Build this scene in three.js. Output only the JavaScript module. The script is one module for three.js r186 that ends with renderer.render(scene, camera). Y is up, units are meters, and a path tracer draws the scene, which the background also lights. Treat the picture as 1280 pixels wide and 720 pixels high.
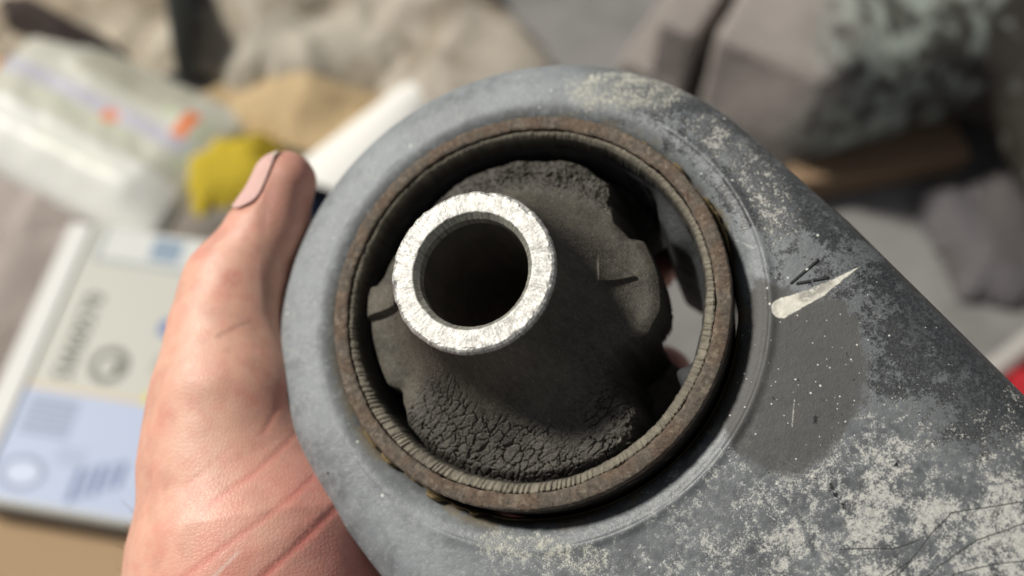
import * as THREE from 'three';
import { mergeGeometries } from 'three/addons/utils/BufferGeometryUtils.js';
import { RoundedBoxGeometry } from 'three/addons/geometries/RoundedBoxGeometry.js';

// ---------------------------------------------------------------- camera, sky, sun, exposure
const scene = new THREE.Scene();
const PITCH = THREE.MathUtils.degToRad(62), HIGH = 0.5 * Math.sin(PITCH);
const camera = new THREE.PerspectiveCamera(34, 16 / 9, 0.01, 60);
camera.position.set(0, HIGH, 0);
camera.lookAt(0, HIGH - Math.sin(PITCH), -Math.cos(PITCH));
camera.updateMatrixWorld(true);
camera.focus = 0.1405;
camera.userData.fStop = camera.getFocalLength() / 3.7;      // an opening of 3.7 mm
const SUN = new THREE.Vector3(-0.63, 0.725, -0.278).normalize();
{
  const W = 256, H = 128, d = new Float32Array(W * H * 4), v = new THREE.Vector3();
  for (let j = 0; j < H; j++) for (let i = 0; i < W; i++) {
    const el = ((j + 0.5) / H - 0.5) * Math.PI, az = ((i + 0.5) / W - 0.5) * 2 * Math.PI;
    v.set(Math.cos(az) * Math.cos(el), Math.sin(el), Math.sin(az) * Math.cos(el));
    const c = Math.max(0, v.dot(SUN)), up = Math.max(0, v.y), k = 0.11 + 0.05 * (1 - up) + 0.5 * Math.pow(c, 14), o = (j * W + i) * 4;
    d[o] = k * 0.94; d[o + 1] = k * 0.98; d[o + 2] = k * 1.06; d[o + 3] = 1;
  }
  const t = new THREE.DataTexture(d, W, H, THREE.RGBAFormat, THREE.FloatType);
  t.mapping = THREE.EquirectangularReflectionMapping; t.magFilter = THREE.LinearFilter; t.needsUpdate = true;
  scene.background = t; scene.environment = t;
}
const sun = new THREE.DirectionalLight(new THREE.Color(1, 0.955, 0.87), 4.3);
sun.position.copy(SUN); sun.castShadow = true; sun.shadow.radius = 13;
sun.shadow.mapSize.set(2048, 2048);
Object.assign(sun.shadow.camera, { left: -0.6, right: 0.6, top: 0.6, bottom: -0.6, near: -1, far: 3 });
scene.add(sun);
const renderer = new THREE.WebGLRenderer();
renderer.toneMapping = THREE.LinearToneMapping;
renderer.toneMappingExposure = 1.0;
renderer.shadowMap.enabled = true;

// ---------------------------------------------------------------- helpers
const MM = 0.001, { sin, cos, abs, min, max, hypot, sqrt, floor, exp, PI, atan2, pow } = Math;
const clamp = (x, a = 0, b = 1) => x < a ? a : x > b ? b : x, lerp = (a, b, t) => a + (b - a) * t;
const sst = (a, b, x) => { const t = clamp((x - a) / (b - a)); return t * t * (3 - 2 * t); };
function rng(s) { return () => { s = (s + 0x6d2b79f5) | 0; let t = Math.imul(s ^ (s >>> 15), 1 | s); t = (t + Math.imul(t ^ (t >>> 7), 61 | t)) ^ t; return ((t ^ (t >>> 14)) >>> 0) / 4294967296; }; }
const h3 = (x, y, z) => { let n = Math.imul(x, 374761393) + Math.imul(y, 668265263) + Math.imul(z, 1274126177); n = Math.imul(n ^ (n >>> 13), 1274126177); return ((n ^ (n >>> 16)) >>> 0) / 4294967296; };
function vn(x, y, z = 0) {
  const X = floor(x), Y = floor(y), Z = floor(z); let a = x - X, b = y - Y, c = z - Z;
  a = a * a * (3 - 2 * a); b = b * b * (3 - 2 * b); c = c * c * (3 - 2 * c);
  const p = lerp(lerp(h3(X, Y, Z), h3(X + 1, Y, Z), a), lerp(h3(X, Y + 1, Z), h3(X + 1, Y + 1, Z), a), b);
  if (c === 0) return p;
  return lerp(p, lerp(lerp(h3(X, Y, Z + 1), h3(X + 1, Y, Z + 1), a), lerp(h3(X, Y + 1, Z + 1), h3(X + 1, Y + 1, Z + 1), a), b), c);
}
function fbm(x, y, z = 0, o = 4) { let s = 0, a = 0.5, n = 0; for (let i = 0; i < o; i++) { s += a * vn(x, y, z); n += a; a *= 0.5; x = x * 2.03 + 17.1; y = y * 2.03 - 9.7; if (z) z = z * 2.03 + 3.3; } return s / n; }
function ridge(x, y, z = 0, o = 4) { let s = 0, a = 0.5, n = 0; for (let i = 0; i < o; i++) { s += a * (1 - abs(2 * vn(x, y, z) - 1)); n += a; a *= 0.5; x = x * 2.1 + 11.3; y = y * 2.1 + 5.9; if (z) z = z * 2.1 + 1.7; } return s / n; }
function voro(x, y) {   // distance to the nearest cell border, and the cell's own random number
  const X = floor(x), Y = floor(y); let f1 = 9, f2 = 9, id = 0;
  for (let j = -1; j < 2; j++) for (let i = -1; i < 2; i++) {
    const px = X + i + h3(X + i, Y + j, 5), py = Y + j + h3(X + i, Y + j, 9), d = hypot(px - x, py - y);
    if (d < f1) { f2 = f1; f1 = d; id = h3(X + i, Y + j, 13); } else if (d < f2) f2 = d;
  }
  return [f2 - f1, id];
}
function segd(x, y, pts) { let m = 1e9; for (let i = 0; i + 1 < pts.length; i++) { const [ax, ay] = pts[i], [bx, by] = pts[i + 1], dx = bx - ax, dy = by - ay, t = clamp(((x - ax) * dx + (y - ay) * dy) / (dx * dx + dy * dy)); m = min(m, hypot(x - ax - dx * t, y - ay - dy * t)); } return m; }
function polyd(x, y, pts) {   // signed distance, positive inside
  let inside = false;
  for (let i = 0, j = pts.length - 1; i < pts.length; j = i++) if ((pts[i][1] > y) !== (pts[j][1] > y) && x < (pts[j][0] - pts[i][0]) * (y - pts[i][1]) / (pts[j][1] - pts[i][1]) + pts[i][0]) inside = !inside;
  const d = segd(x, y, [...pts, pts[0]]);
  return inside ? d : -d;
}
const enc = (v) => 255 * (v <= 0.0031308 ? 12.92 * v : 1.055 * pow(clamp(v), 1 / 2.4) - 0.055);
function dataTex(n, m, fill, srgb, wrap = true) {
  const d = new Uint8Array(n * m * 4), o = [0, 0, 0];
  for (let j = 0; j < m; j++) for (let i = 0; i < n; i++) { fill(i, j, o); const k = (j * n + i) * 4; for (let c = 0; c < 3; c++) d[k + c] = clamp(srgb ? enc(max(0, o[c])) : o[c] * 255, 0, 255); d[k + 3] = 255; }
  const t = new THREE.DataTexture(d, n, m); t.magFilter = THREE.LinearFilter; if (srgb) t.colorSpace = THREE.SRGBColorSpace;
  if (wrap) t.wrapS = t.wrapT = THREE.RepeatWrapping;
  t.needsUpdate = true; return t;
}
const GRAIN = (() => {   // one tile of grain: red = relief, green = roughness
  const n = 512, a = new Float32Array(n * n), per = (x, y, f, s) => { const X = floor(x), Y = floor(y); let u = x - X, v = y - Y; u = u * u * (3 - 2 * u); v = v * v * (3 - 2 * v); const g = (i, j) => h3(((i % f) + f) % f, ((j % f) + f) % f, s); return lerp(lerp(g(X, Y), g(X + 1, Y), u), lerp(g(X, Y + 1), g(X + 1, Y + 1), u), v); };
  for (let j = 0; j < n; j++) for (let i = 0; i < n; i++) { let s = 0, w = 0; for (const [f, k] of [[8, 0.5], [24, 0.6], [64, 0.8], [128, 0.8], [256, 0.6]]) { s += k * per(i / n * f, j / n * f, f, f); w += k; } a[j * n + i] = clamp((s / w - 0.5) * 1.8 + 0.5); }
  return dataTex(n, n, (i, j, o) => { const v = a[j * n + i]; o[0] = v; o[1] = 0.72 + 0.28 * v; o[2] = 1; });
})();
function grain(metres) { const t = GRAIN.clone(); t.repeat.set(1 / metres, 1 / metres); t.needsUpdate = true; return t; }
function mat(o) { return new THREE.MeshPhysicalMaterial(Object.assign({ roughness: 0.8, metalness: 0 }, o)); }
const lin = (r, g, b) => new THREE.Color().setRGB(r, g, b);
const used = {};
function nm(n) { const k = used[n] = (used[n] ?? -1) + 1; return k ? n + '_' + String(k).padStart(3, '0') : n; }
function thing(name, label, category, pos = [0, 0, 0], group) {
  const o = new THREE.Group(); o.name = nm(name); o.position.set(...pos); o.userData = { label, category }; if (group) o.userData.group = group; scene.add(o); return o;
}
function part(name, geo, m, parent, label) {
  const o = new THREE.Mesh(geo, m); o.name = name; o.castShadow = o.receiveShadow = true; if (label) o.userData.label = label; parent.add(o); return o;
}
function solo(name, geo, m, label, category, pos = [0, 0, 0], ry = 0) {
  const o = part(nm(name), geo, m, scene); o.userData = { label, category }; o.position.set(...pos); o.rotation.y = ry; return o;
}
// a sheet of (nu x nv) points from f(i, j) -> [x, y, z, u, v] (metres); colour(i, j, out) optional; keep(i, j) may drop cells
function sheet(nu, nv, f, { colour, closeU, keep, flip } = {}) {
  const P = new Float32Array(nu * nv * 3), U = new Float32Array(nu * nv * 2), C = colour && new Float32Array(nu * nv * 3), I = [], c = [0, 0, 0];
  for (let j = 0; j < nv; j++) for (let i = 0; i < nu; i++) {
    const k = j * nu + i, q = f(i, j); P.set([q[0], q[1], q[2]], k * 3); U.set([q[3] ?? q[0], q[4] ?? q[1]], k * 2);
    if (C) { colour(i, j, c, q); C.set(c, k * 3); }
  }
  for (let j = 0; j + 1 < nv; j++) for (let i = 0; i < (closeU ? nu : nu - 1); i++) {
    if (keep && !keep(i, j)) continue;
    const a = j * nu + i, b = j * nu + (i + 1) % nu, d = a + nu, e = b + nu;
    if (flip) I.push(a, d, b, b, d, e); else I.push(a, b, d, b, e, d);
  }
  const g = new THREE.BufferGeometry(); g.setAttribute('position', new THREE.BufferAttribute(P, 3)); g.setAttribute('uv', new THREE.BufferAttribute(U, 2));
  if (C) g.setAttribute('color', new THREE.BufferAttribute(C, 3));
  g.setIndex(I); g.computeVertexNormals(); return g;
}
// a body of revolution about +z: prof = [[r, z], ...] in mm, bump(theta, r, z) -> [dr, dz] mm
function revolve(prof, n, { move, colour, cx = 0, cy = 0 } = {}) {
  let len = [0]; for (let j = 1; j < prof.length; j++) len.push(len[j - 1] + hypot(prof[j][0] - prof[j - 1][0], prof[j][1] - prof[j - 1][1]));
  return sheet(n + 1, prof.length, (i, j) => {
    const t = (i % n) / n * 2 * PI; let [r, z] = prof[j];
    if (move) { const m = move(t, r, z, j); r += m[0]; z += m[1]; }
    return [(cx + r * cos(t)) * MM, (cy + r * sin(t)) * MM, z * MM, i / n * 2 * PI * 0.03, len[j] * MM];
  }, { colour: colour && ((i, j, c) => colour((i % n) / n * 2 * PI, prof[j][0], prof[j][1], c)) });
}
function dense(prof, step) { const o = [prof[0]]; for (let j = 1; j < prof.length; j++) { const [a, b] = prof[j - 1], [c, d] = prof[j], n = max(1, Math.ceil(hypot(c - a, d - b) / step)); for (let k = 1; k <= n; k++) o.push([lerp(a, c, k / n), lerp(b, d, k / n)]); } return o; }
// mesh a signed distance field (mm, negative inside) on a grid
function sdfMesh(f, lo, hi, cell, { colour, uv, block = 8 } = {}) {
  const N = [0, 1, 2].map((a) => Math.ceil((hi[a] - lo[a]) / cell / block) * block), [nx, ny, nz] = N.map((v) => v + 1), val = new Float32Array(nx * ny * nz).fill(1e3), half = block * cell * 0.5;
  const at = (i, j, k) => (k * ny + j) * nx + i;
  for (let K = 0; K < N[2]; K += block) for (let J = 0; J < N[1]; J += block) for (let I = 0; I < N[0]; I += block) {
    const d = f(lo[0] + I * cell + half, lo[1] + J * cell + half, lo[2] + K * cell + half), far = abs(d) > half * 2.3 + 1;
    for (let k = K; k <= K + block; k++) for (let j = J; j <= J + block; j++) for (let i = I; i <= I + block; i++) {
      const q = at(i, j, k);
      if (far) { if (val[q] === 1e3) val[q] = d; } else if (abs(val[q]) > half || val[q] === 1e3) val[q] = f(lo[0] + i * cell, lo[1] + j * cell, lo[2] + k * cell);
    }
  }
  const vid = new Map(), P = [], I = [];
  const E = [[0, 1], [0, 2], [0, 4], [1, 3], [1, 5], [2, 3], [2, 6], [3, 7], [4, 5], [4, 6], [5, 7], [6, 7]], w = new Float32Array(8);
  for (let k = 0; k < N[2]; k++) for (let j = 0; j < N[1]; j++) for (let i = 0; i < N[0]; i++) {
    let m = 0; for (let c = 0; c < 8; c++) { w[c] = val[at(i + (c & 1), j + ((c >> 1) & 1), k + (c >> 2))]; if (w[c] < 0) m |= 1 << c; }
    if (m === 0 || m === 255) continue;
    let x = 0, y = 0, z = 0, n = 0;
    for (const [a, b] of E) if ((w[a] < 0) !== (w[b] < 0)) { const t = w[a] / (w[a] - w[b]); x += lerp(a & 1, b & 1, t); y += lerp((a >> 1) & 1, (b >> 1) & 1, t); z += lerp(a >> 2, b >> 2, t); n++; }
    vid.set(at(i, j, k), P.length / 3); P.push(lo[0] + (i + x / n) * cell, lo[1] + (j + y / n) * cell, lo[2] + (k + z / n) * cell);
  }
  const quad = (a, b, c, d, flip) => { if ([a, b, c, d].some((v) => v === undefined)) return; if (flip) I.push(a, c, b, a, d, c); else I.push(a, b, c, a, c, d); };
  for (let k = 1; k < N[2]; k++) for (let j = 1; j < N[1]; j++) for (let i = 1; i < N[0]; i++) {
    const s = val[at(i, j, k)] < 0;
    if (s !== val[at(i + 1, j, k)] < 0) quad(vid.get(at(i, j - 1, k - 1)), vid.get(at(i, j, k - 1)), vid.get(at(i, j, k)), vid.get(at(i, j - 1, k)), !s);
    if (s !== val[at(i, j + 1, k)] < 0) quad(vid.get(at(i - 1, j, k - 1)), vid.get(at(i - 1, j, k)), vid.get(at(i, j, k)), vid.get(at(i, j, k - 1)), !s);
    if (s !== val[at(i, j, k + 1)] < 0) quad(vid.get(at(i - 1, j - 1, k)), vid.get(at(i, j - 1, k)), vid.get(at(i, j, k)), vid.get(at(i - 1, j, k)), !s);
  }
  const n = P.length / 3, p = new Float32Array(n * 3), nr = new Float32Array(n * 3), U = new Float32Array(n * 2), C = colour && new Float32Array(n * 3), e = cell * 0.5, c = [0, 0, 0];
  for (let v = 0; v < n; v++) {
    let x = P[v * 3], y = P[v * 3 + 1], z = P[v * 3 + 2], gx, gy, gz;
    for (let r = 0; r < 2; r++) {
      gx = f(x + e, y, z) - f(x - e, y, z); gy = f(x, y + e, z) - f(x, y - e, z); gz = f(x, y, z + e) - f(x, y, z - e);
      const l = hypot(gx, gy, gz) || 1; gx /= l; gy /= l; gz /= l;
      if (r === 0) { const d = clamp(f(x, y, z) * min(1, 2 * e / l), -cell, cell); x -= gx * d; y -= gy * d; z -= gz * d; }
    }
    p.set([x * MM, y * MM, z * MM], v * 3); nr.set([gx, gy, gz], v * 3);
    const t = uv ? uv(x, y, z) : [x * MM, y * MM]; U.set(t, v * 2);
    if (C) { colour(x, y, z, c, [gx, gy, gz]); C.set(c, v * 3); }
  }
  const g = new THREE.BufferGeometry(); g.setAttribute('position', new THREE.BufferAttribute(p, 3)); g.setAttribute('normal', new THREE.BufferAttribute(nr, 3)); g.setAttribute('uv', new THREE.BufferAttribute(U, 2));
  if (C) g.setAttribute('color', new THREE.BufferAttribute(C, 3));
  g.setIndex(I); return g;
}
const smin = (a, b, k) => { const h = max(k - abs(a - b), 0) / k; return min(a, b) - h * h * k * 0.25; };
function cone3(p, a, b) {   // tapered capsule, a = [x, y, z, r]
  const dx = b[0] - a[0], dy = b[1] - a[1], dz = b[2] - a[2], px = p[0] - a[0], py = p[1] - a[1], pz = p[2] - a[2];
  const t = clamp((px * dx + py * dy + pz * dz) / (dx * dx + dy * dy + dz * dz));
  return hypot(px - dx * t, py - dy * t, pz - dz * t) - lerp(a[3], b[3], t);
}

// ---------------------------------------------------------------- the setting: a worn concrete floor
{
  const tex = dataTex(1024, 1024, (i, j, o) => {
    const x = i / 1024 * 12, y = j / 1024 * 12, a = fbm(x, y, 0, 5), s = fbm(x * 9, y * 9, 0, 3), d = sst(0.5, 0.7, fbm(x * 1.7 + 40, y * 1.7, 0, 4));
    const k = 0.15 + 0.12 * a + 0.05 * (s - 0.5) - 0.05 * d; o[0] = k; o[1] = k * 0.975; o[2] = k * 0.94;
  }, true);
  tex.wrapS = tex.wrapT = THREE.MirroredRepeatWrapping; tex.repeat.set(1 / 0.9, 1 / 0.9);
  const g = new THREE.PlaneGeometry(60, 60); g.rotateX(-PI / 2);
  const u = g.attributes.uv; for (let i = 0; i < u.count; i++) u.setXY(i, u.getX(i) * 60, u.getY(i) * 60);
  const fl = part('floor', g, mat({ map: tex, roughness: 0.85, bumpMap: grain(0.05), bumpScale: 0.0004 }), scene); fl.userData = { kind: 'structure' };
}

// ---------------------------------------------------------------- control arm with its bushing
// own axes: z along the bushing's axis towards the front, origin in the middle of the ring's front face; numbers in mm
const NB = new THREE.Vector3(-0.2455, 0.28294, 0.92718).normalize(), XB = new THREE.Vector3(0, 1, 0).cross(NB).normalize(), YB = NB.clone().cross(XB);
const arm = thing('control_arm', 'grey dusty metal control arm with a round rubber bushing, gripped by the hand', 'control arm');
{
  const tilt = new THREE.Matrix4().makeBasis(XB, YB, NB), hold = new THREE.Matrix4().makeRotationX(-PITCH);
  arm.quaternion.setFromRotationMatrix(hold.clone().multiply(tilt));
  arm.position.set(0.00165, -0.00206, -0.1517).applyMatrix4(hold).add(camera.position);
}
const AX = [0.72, -0.694], RO = 48.5, LONG = 190;
const wide = (u) => RO - 0.8 * sst(0, 25, u) - 0.095 * max(0, u - 25);
const armDist = (x, y) => { const u = x * AX[0] + y * AX[1], v = -x * AX[1] + y * AX[0]; return u < 0 ? RO - hypot(x, y) : min(v > 0 ? wide(u) - v : RO + v, LONG - u); };
{
  const NT = 1440, prof = [], ROLL = 8.5, Z0 = -4.9;
  const reach = (t) => { const u = cos(t) * AX[0] + sin(t) * AX[1], v = -cos(t) * AX[1] + sin(t) * AX[0]; if (u <= 0) return RO; if (v <= 0) return min(RO / max(1e-6, -v), LONG / u); let r = RO; for (let k = 0; k < 30; k++) r = min(wide(r * u) / max(1e-6, v), LONG / u); return r; };
  for (let k = 0; k <= 8; k++) prof.push([0, -34 + k * 3]);                                        // the wall of the hole
  for (let k = 1; k <= 14; k++) { const a = k / 14 * PI / 2; prof.push([1, 4.6 * (1 - cos(a)), Z0 - 6 * (1 - sin(a))]); }   // its rounded edge
  for (let k = 1; k <= 150; k++) prof.push([2, k / 150]);
  for (let k = 1; k <= 10; k++) prof.push([3, Z0 - 8.5 - k * 1.6]);
  for (let k = 1; k <= 6; k++) prof.push([4, k]);
  const g = sheet(NT, prof.length, (i, j) => {
    const t = i / NT * 2 * PI, R = reach(t), q = prof[j], r0 = 33.5; let r, z;
    if (q[0] === 0) { r = r0; z = q[1]; }
    else if (q[0] === 1) { r = r0 + q[1]; z = q[2]; }
    else if (q[0] === 2) { const s = q[1], q9 = 0; { const q0 = min(7, (R - r0 - 4.6) * 0.4), a = r0 + 4.6 + q0; r = s < 0.3 ? r0 + 4.6 + q0 * s / 0.3 : lerp(a, R, 1 - pow(1 - (s - 0.3) / 0.7, 1.7)); } const d = max(0, armDist(r * cos(t), r * sin(t))); z = Z0; if (d < ROLL) { const e = 1 - d / ROLL; z -= 8.5 * (1 - sqrt(max(0, 1 - pow(e, 2.2)))); } z += 0.42 * exp(-pow((r - 38.7) / 0.75, 2)) * (0.15 + 1.5 * fbm(t * 5, 2, 0, 3)) * sst(-0.25, 0.5, cos(t + 0.35)); if (s === 1) z = Z0 - 8.5; }
    else if (q[0] === 3) { r = R; z = q[1]; }
    else { r = R * (1 - 0.012 * q[1]); z = -28.5 - 0.4 * sin(q[1] / 6 * PI); }
    const x = r * cos(t), y = r * sin(t);
    z += q[0] === 2 ? 0.25 * (fbm(x * 0.12 + 5, y * 0.12, 0, 3) - 0.5) : 0;
    return [x * MM, y * MM, z * MM, (x + 52) / 170, (y + 100) / 170];
  }, { closeU: true });
  // dirt, dust, bare paint and marks, each where it lies on this arm
  const T = 2048, sc = 170 / T, darkPatch = [[36, 5.3], [38.2, 4.4], [43, 2.5], [49.5, 1.2], [51.6, -2], [52.5, -7.8], [52, -13], [49.6, -18.4], [46, -22.4], [42.5, -25], [37.4, -24.8], [33.4, -22], [30, -17], [34, -8]];
  const chip = [[38.6, 0.4], [39.3, -0.9], [41.3, -1.5], [43.2, -0.9], [45, 0.2], [48.2, 3.3], [51.9, 7.1], [49.4, 5.7], [47.2, 4.9], [45.6, 4.6], [43.4, 3.1], [41, 2.3], [39.4, 1.6]];
  const V1 = [[41.7, 4.4], [45.6, 8]], V2 = [[42.6, 4.3], [47, 5.2]];
  const hairs = [[[53, -41], [57, -37], [60, -32.5], [63, -29.3], [67, -28.6], [72, -27.5]], [[56, -42], [61, -36.5], [66, -33], [73, -30]], [[59, -44], [63, -37.5], [68, -36], [74, -35]], [[42, -40], [48, -41], [53, -39.5], [57, -36.7]], [[48, -35.2], [55, -35], [58.5, -33.4]]];
  const spots = [[45, -16.8, 0.7], [49.6, -6.9, 0.35], [46.9, -26.6, 0.5], [47.6, -28, 0.45], [48.5, -29.3, 0.35], [56, -23, 0.5], [39, -14, 0.25]];
  const scratches = [[[33, 12], [36, 10.2]], [[42, -14], [41.6, -18]], [[60, -36], [62, -33.2]], [[38, -31], [41, -33]], [[36, -26], [39.5, -30.5], [40.6, -33]]];
  const r = rng(5), specks = []; for (let k = 0; k < 230; k++) { const a = r() * 2 * PI, q = 36 + 50 * r(); specks.push([q * cos(a), q * sin(a), 0.08 + 0.22 * pow(r(), 3), r()]); }
  for (let k = 0; k < 120; k++) specks.push([32 + 24 * r(), -26 + 32 * r(), 0.06 + 0.14 * pow(r(), 2), r()]);
  const cells = new Map(); for (const s of specks) { const k = floor(s[0] / 4) + ',' + floor(s[1] / 4); if (!cells.has(k)) cells.set(k, []); cells.get(k).push(s); }
  const rel = new Uint8Array(T * T * 4);
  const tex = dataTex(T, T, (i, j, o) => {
    const x = i * sc - 52, y = j * sc - 100, rr = hypot(x, y), e = armDist(x, y), kk = (j * T + i) * 4;
    if (e < -2.5 || x > 84 || y < -54 || rr < 32) { const n = vn(x * 0.5, y * 0.5) * 0.1 + 0.1; o[0] = o[1] = o[2] = n; rel[kk] = 128; rel[kk + 1] = 160; rel[kk + 3] = 255; return; }
    const th = atan2(y, x), u = x * AX[0] + y * AX[1], v = -x * AX[1] + y * AX[0];
    const n1 = fbm(x * 0.11 + 3, y * 0.11 + 8, 0, 4), n2 = fbm(x * 0.5, y * 0.5 + 31, 0, 4), n3 = fbm(x * 1.6 + 7, y * 1.6, 0, 4), n4 = vn(x * 5.2, y * 5.2), n5 = vn(x * 9.1 + 3, y * 9.1);
    // how thick the grey dust lies: thick on the eye, thin towards the right-hand edge
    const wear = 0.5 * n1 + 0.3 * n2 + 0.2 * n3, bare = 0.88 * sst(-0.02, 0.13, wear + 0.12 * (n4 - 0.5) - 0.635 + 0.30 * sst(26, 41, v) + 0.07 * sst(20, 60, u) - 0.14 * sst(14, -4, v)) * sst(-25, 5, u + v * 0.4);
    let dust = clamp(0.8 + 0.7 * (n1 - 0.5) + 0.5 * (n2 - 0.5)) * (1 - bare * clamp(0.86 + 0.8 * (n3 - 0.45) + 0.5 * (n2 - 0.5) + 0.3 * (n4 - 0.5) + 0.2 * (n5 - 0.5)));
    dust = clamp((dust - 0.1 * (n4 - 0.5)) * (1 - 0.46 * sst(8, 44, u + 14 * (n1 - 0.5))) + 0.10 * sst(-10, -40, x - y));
    let R = lerp(0.018, 0.262, dust), G = lerp(0.0187, 0.284, dust), B = lerp(0.021, 0.3, dust), rough = lerp(0.34, 0.58, dust), h = 0.5 + 0.05 * (n3 - 0.5) + 0.025 * (n5 - 0.5) + 0.03 * dust;
    const paint = (m, a, b, c) => { R = lerp(R, a, m); G = lerp(G, b, m); B = lerp(B, c, m); };
    paint(0.22 * sst(0.5, 0.7, 0.5 * n2 + 0.5 * n3) * dust, 0.12, 0.125, 0.128);
    paint(0.3 * sst(0.56, 0.66, n3) * dust, 0.40, 0.41, 0.40);
    // grey scum by the hole; the side turned from the light is painted darker
    paint(0.6 * sst(38.6, 36.4, rr + 1.6 * (n2 - 0.5)) * sst(0.3, 0.6, n3 + 0.1) * sst(-0.2, 0.5, -cos(th - 5.6)), 0.105, 0.11, 0.112);
    const tan = sst(0.52, 0.62, fbm(th * 9 + 3, rr * 0.3, 0, 4)) * sst(36.8, 34.6, rr); paint(0.6 * tan, 0.22, 0.17, 0.09);
    paint(0.85 * sst(35.6, 34.2, rr + 0.7 * (n3 - 0.5)) * sst(0.35, 0.6, fbm(th * 2.2 + 9, 4, 0, 2) + 0.12), 0.05, 0.042, 0.03);
    // darker clean patch
    const dp = x > 26 && x < 57 && y > -30 && y < 10 ? polyd(x, y, darkPatch) : -9, pm = sst(-0.8, 0.9, dp + 1.7 * (n2 - 0.5) + 1.6 * (n3 - 0.5));
    if (pm > 0) { const k = 0.074 + 0.016 * (n2 - 0.5) + 0.012 * (n4 - 0.5); paint(pm * 0.97, k, k * 0.985, k * 0.95); rough = lerp(rough, 0.6, pm); }
    // crusted white deposit, in grains and flakes
    const n6 = fbm(x * 0.2 + 60, y * 0.2 + 4, 0, 4), lean = (0.62 + 0.62 * sst(0.36, 0.62, n6)) * sst(20, 64, u - 0.14 * v + 12 * (n1 - 0.5)) * sst(-1, -24, y + 6 * (n1 - 0.5)), low = 0.62 * sst(-34, -40, y + 5 * (n2 - 0.5)) * sst(-12, -3, x) * sst(52, 20, x);
    const topc = 0.85 * sst(13, 6, hypot((x - 15) * 0.8, (y - 40) * 1.9)), right = 0.6 * sst(5.5, 2, segd(x, y, [[28, 32], [33, 27], [38, 21], [40, 14]]) + 3 * (n2 - 0.5)), lowc = 0.8 * sst(4, 1, segd(x, y, [[-4, -37.8], [6, -38.3], [13, -39.5]]) + 2.5 * (n2 - 0.5));
    const rimc = 0.5 * sst(2.5, 0.8, abs(rr - 40)) * sst(-1.3, -0.9, th) * sst(-0.15, -0.5, th);
    const need = max(0.84 * lean, 0.7 * low, topc, right, lowc, rimc), f = 0.30 * n2 + 0.28 * n3 + 0.22 * n4 + 0.20 * n5, cr = 0.86 * sst(-0.03, 0.16, f - (0.70 - 0.31 * need)) * (1 - 0.93 * pm) * sst(0.02, 0.14, need);
    if (cr > 0) { const k = 0.45 + 0.24 * (n5 - 0.5) + 0.22 * (n3 - 0.5); paint(cr * 0.93, k * 1.01, k, k * (0.93 - 0.08 * max(topc, lowc))); rough = lerp(rough, 0.95, cr); h += 0.05 * cr; }
    const chewed = lean * sst(0.6, 0.5, n3) * sst(0.52, 0.66, vn(x * 1.1 + 50, y * 1.1)); paint(0.45 * chewed * (1 - cr), 0.03, 0.032, 0.036);
    const cm = x > 37 && x < 54 && y > -4 && y < 9 ? sst(-0.12, 0.16, max(lerp(1.6, 0.05, clamp((x - 40.2) / 11.6)) - segd(x, y, [[40.3, 0.2], [46, 2.9], [51.8, 7]]), 0.6 - segd(x, y, [[42, 1.5], [46.5, 3.7]])) + 0.25 * (n3 - 0.5)) : 0;
    if (cm > 0) { const k = 0.64 + 0.3 * (n3 - 0.5) - 0.34 * sst(1.6, 0.3, segd(x, y, [[43.5, 2.2], [47, 4.3]])) * sst(0.4, 0.6, n3 + 0.1); paint(cm, k, k * 0.97, k * 0.86); rough = lerp(rough, 0.8, cm); h -= 0.16 * cm - 0.09 * cm * n3; }
    const vd = x > 40 && x < 49 && y > 3 && y < 10 ? min(segd(x, y, V1), segd(x, y, V2)) : 9; h -= 0.6 * sst(0.28, 0.1, vd); if (vd < 0.3) paint(sst(0.26, 0.12, vd), 0.02, 0.02, 0.02);
    if (x > 40 && y < -24) for (const hr of hairs) { const d = segd(x + 0.5 * (n2 - 0.5), y + 0.9 * (n1 - 0.5), hr); if (d < 0.2) paint(0.95 * sst(0.12, 0.04, d), 0.03, 0.032, 0.03); }
    for (const s of spots) { const d = hypot((x - s[0]) * 1.5, y - s[1]) + 1.3 * (n3 - 0.5) + 0.5 * (n4 - 0.5); if (d < s[2]) paint(sst(s[2], s[2] * 0.5, d), 0.012, 0.012, 0.012); }
    for (const s of scratches) { const d = segd(x, y, s); if (d < 0.2) paint(0.6 * sst(0.15, 0.04, d) * sst(0.3, 0.6, n5), 0.6, 0.6, 0.56); }
    for (let a = -1; a < 2; a++) for (let b = -1; b < 2; b++) { const l = cells.get(floor((x + a * 0.4) / 4) + ',' + floor((y + b * 0.4) / 4)); if (l) for (const s of l) { const d = hypot(x - s[0], y - s[1]); if (d < s[2]) { const m = sst(s[2], s[2] * 0.4, d); if (s[3] > 0.15) paint(m * 0.9, 0.6, 0.6, 0.57); else paint(m, 0.02, 0.02, 0.02); } } }
    o[0] = R; o[1] = G; o[2] = B;
    const k = kk; rel[k] = clamp(h) * 255; rel[k + 1] = rough * 255; rel[k + 2] = 0; rel[k + 3] = 255;
  }, true);
  const relief = new THREE.DataTexture(rel, T, T); relief.magFilter = THREE.LinearFilter; relief.wrapS = relief.wrapT = THREE.RepeatWrapping; relief.needsUpdate = true;
  part('arm_plate', g, mat({ map: tex, roughnessMap: relief, bumpMap: relief, roughness: 1, bumpScale: 0.0009, specularIntensity: 0.8 }), arm);
}
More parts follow.
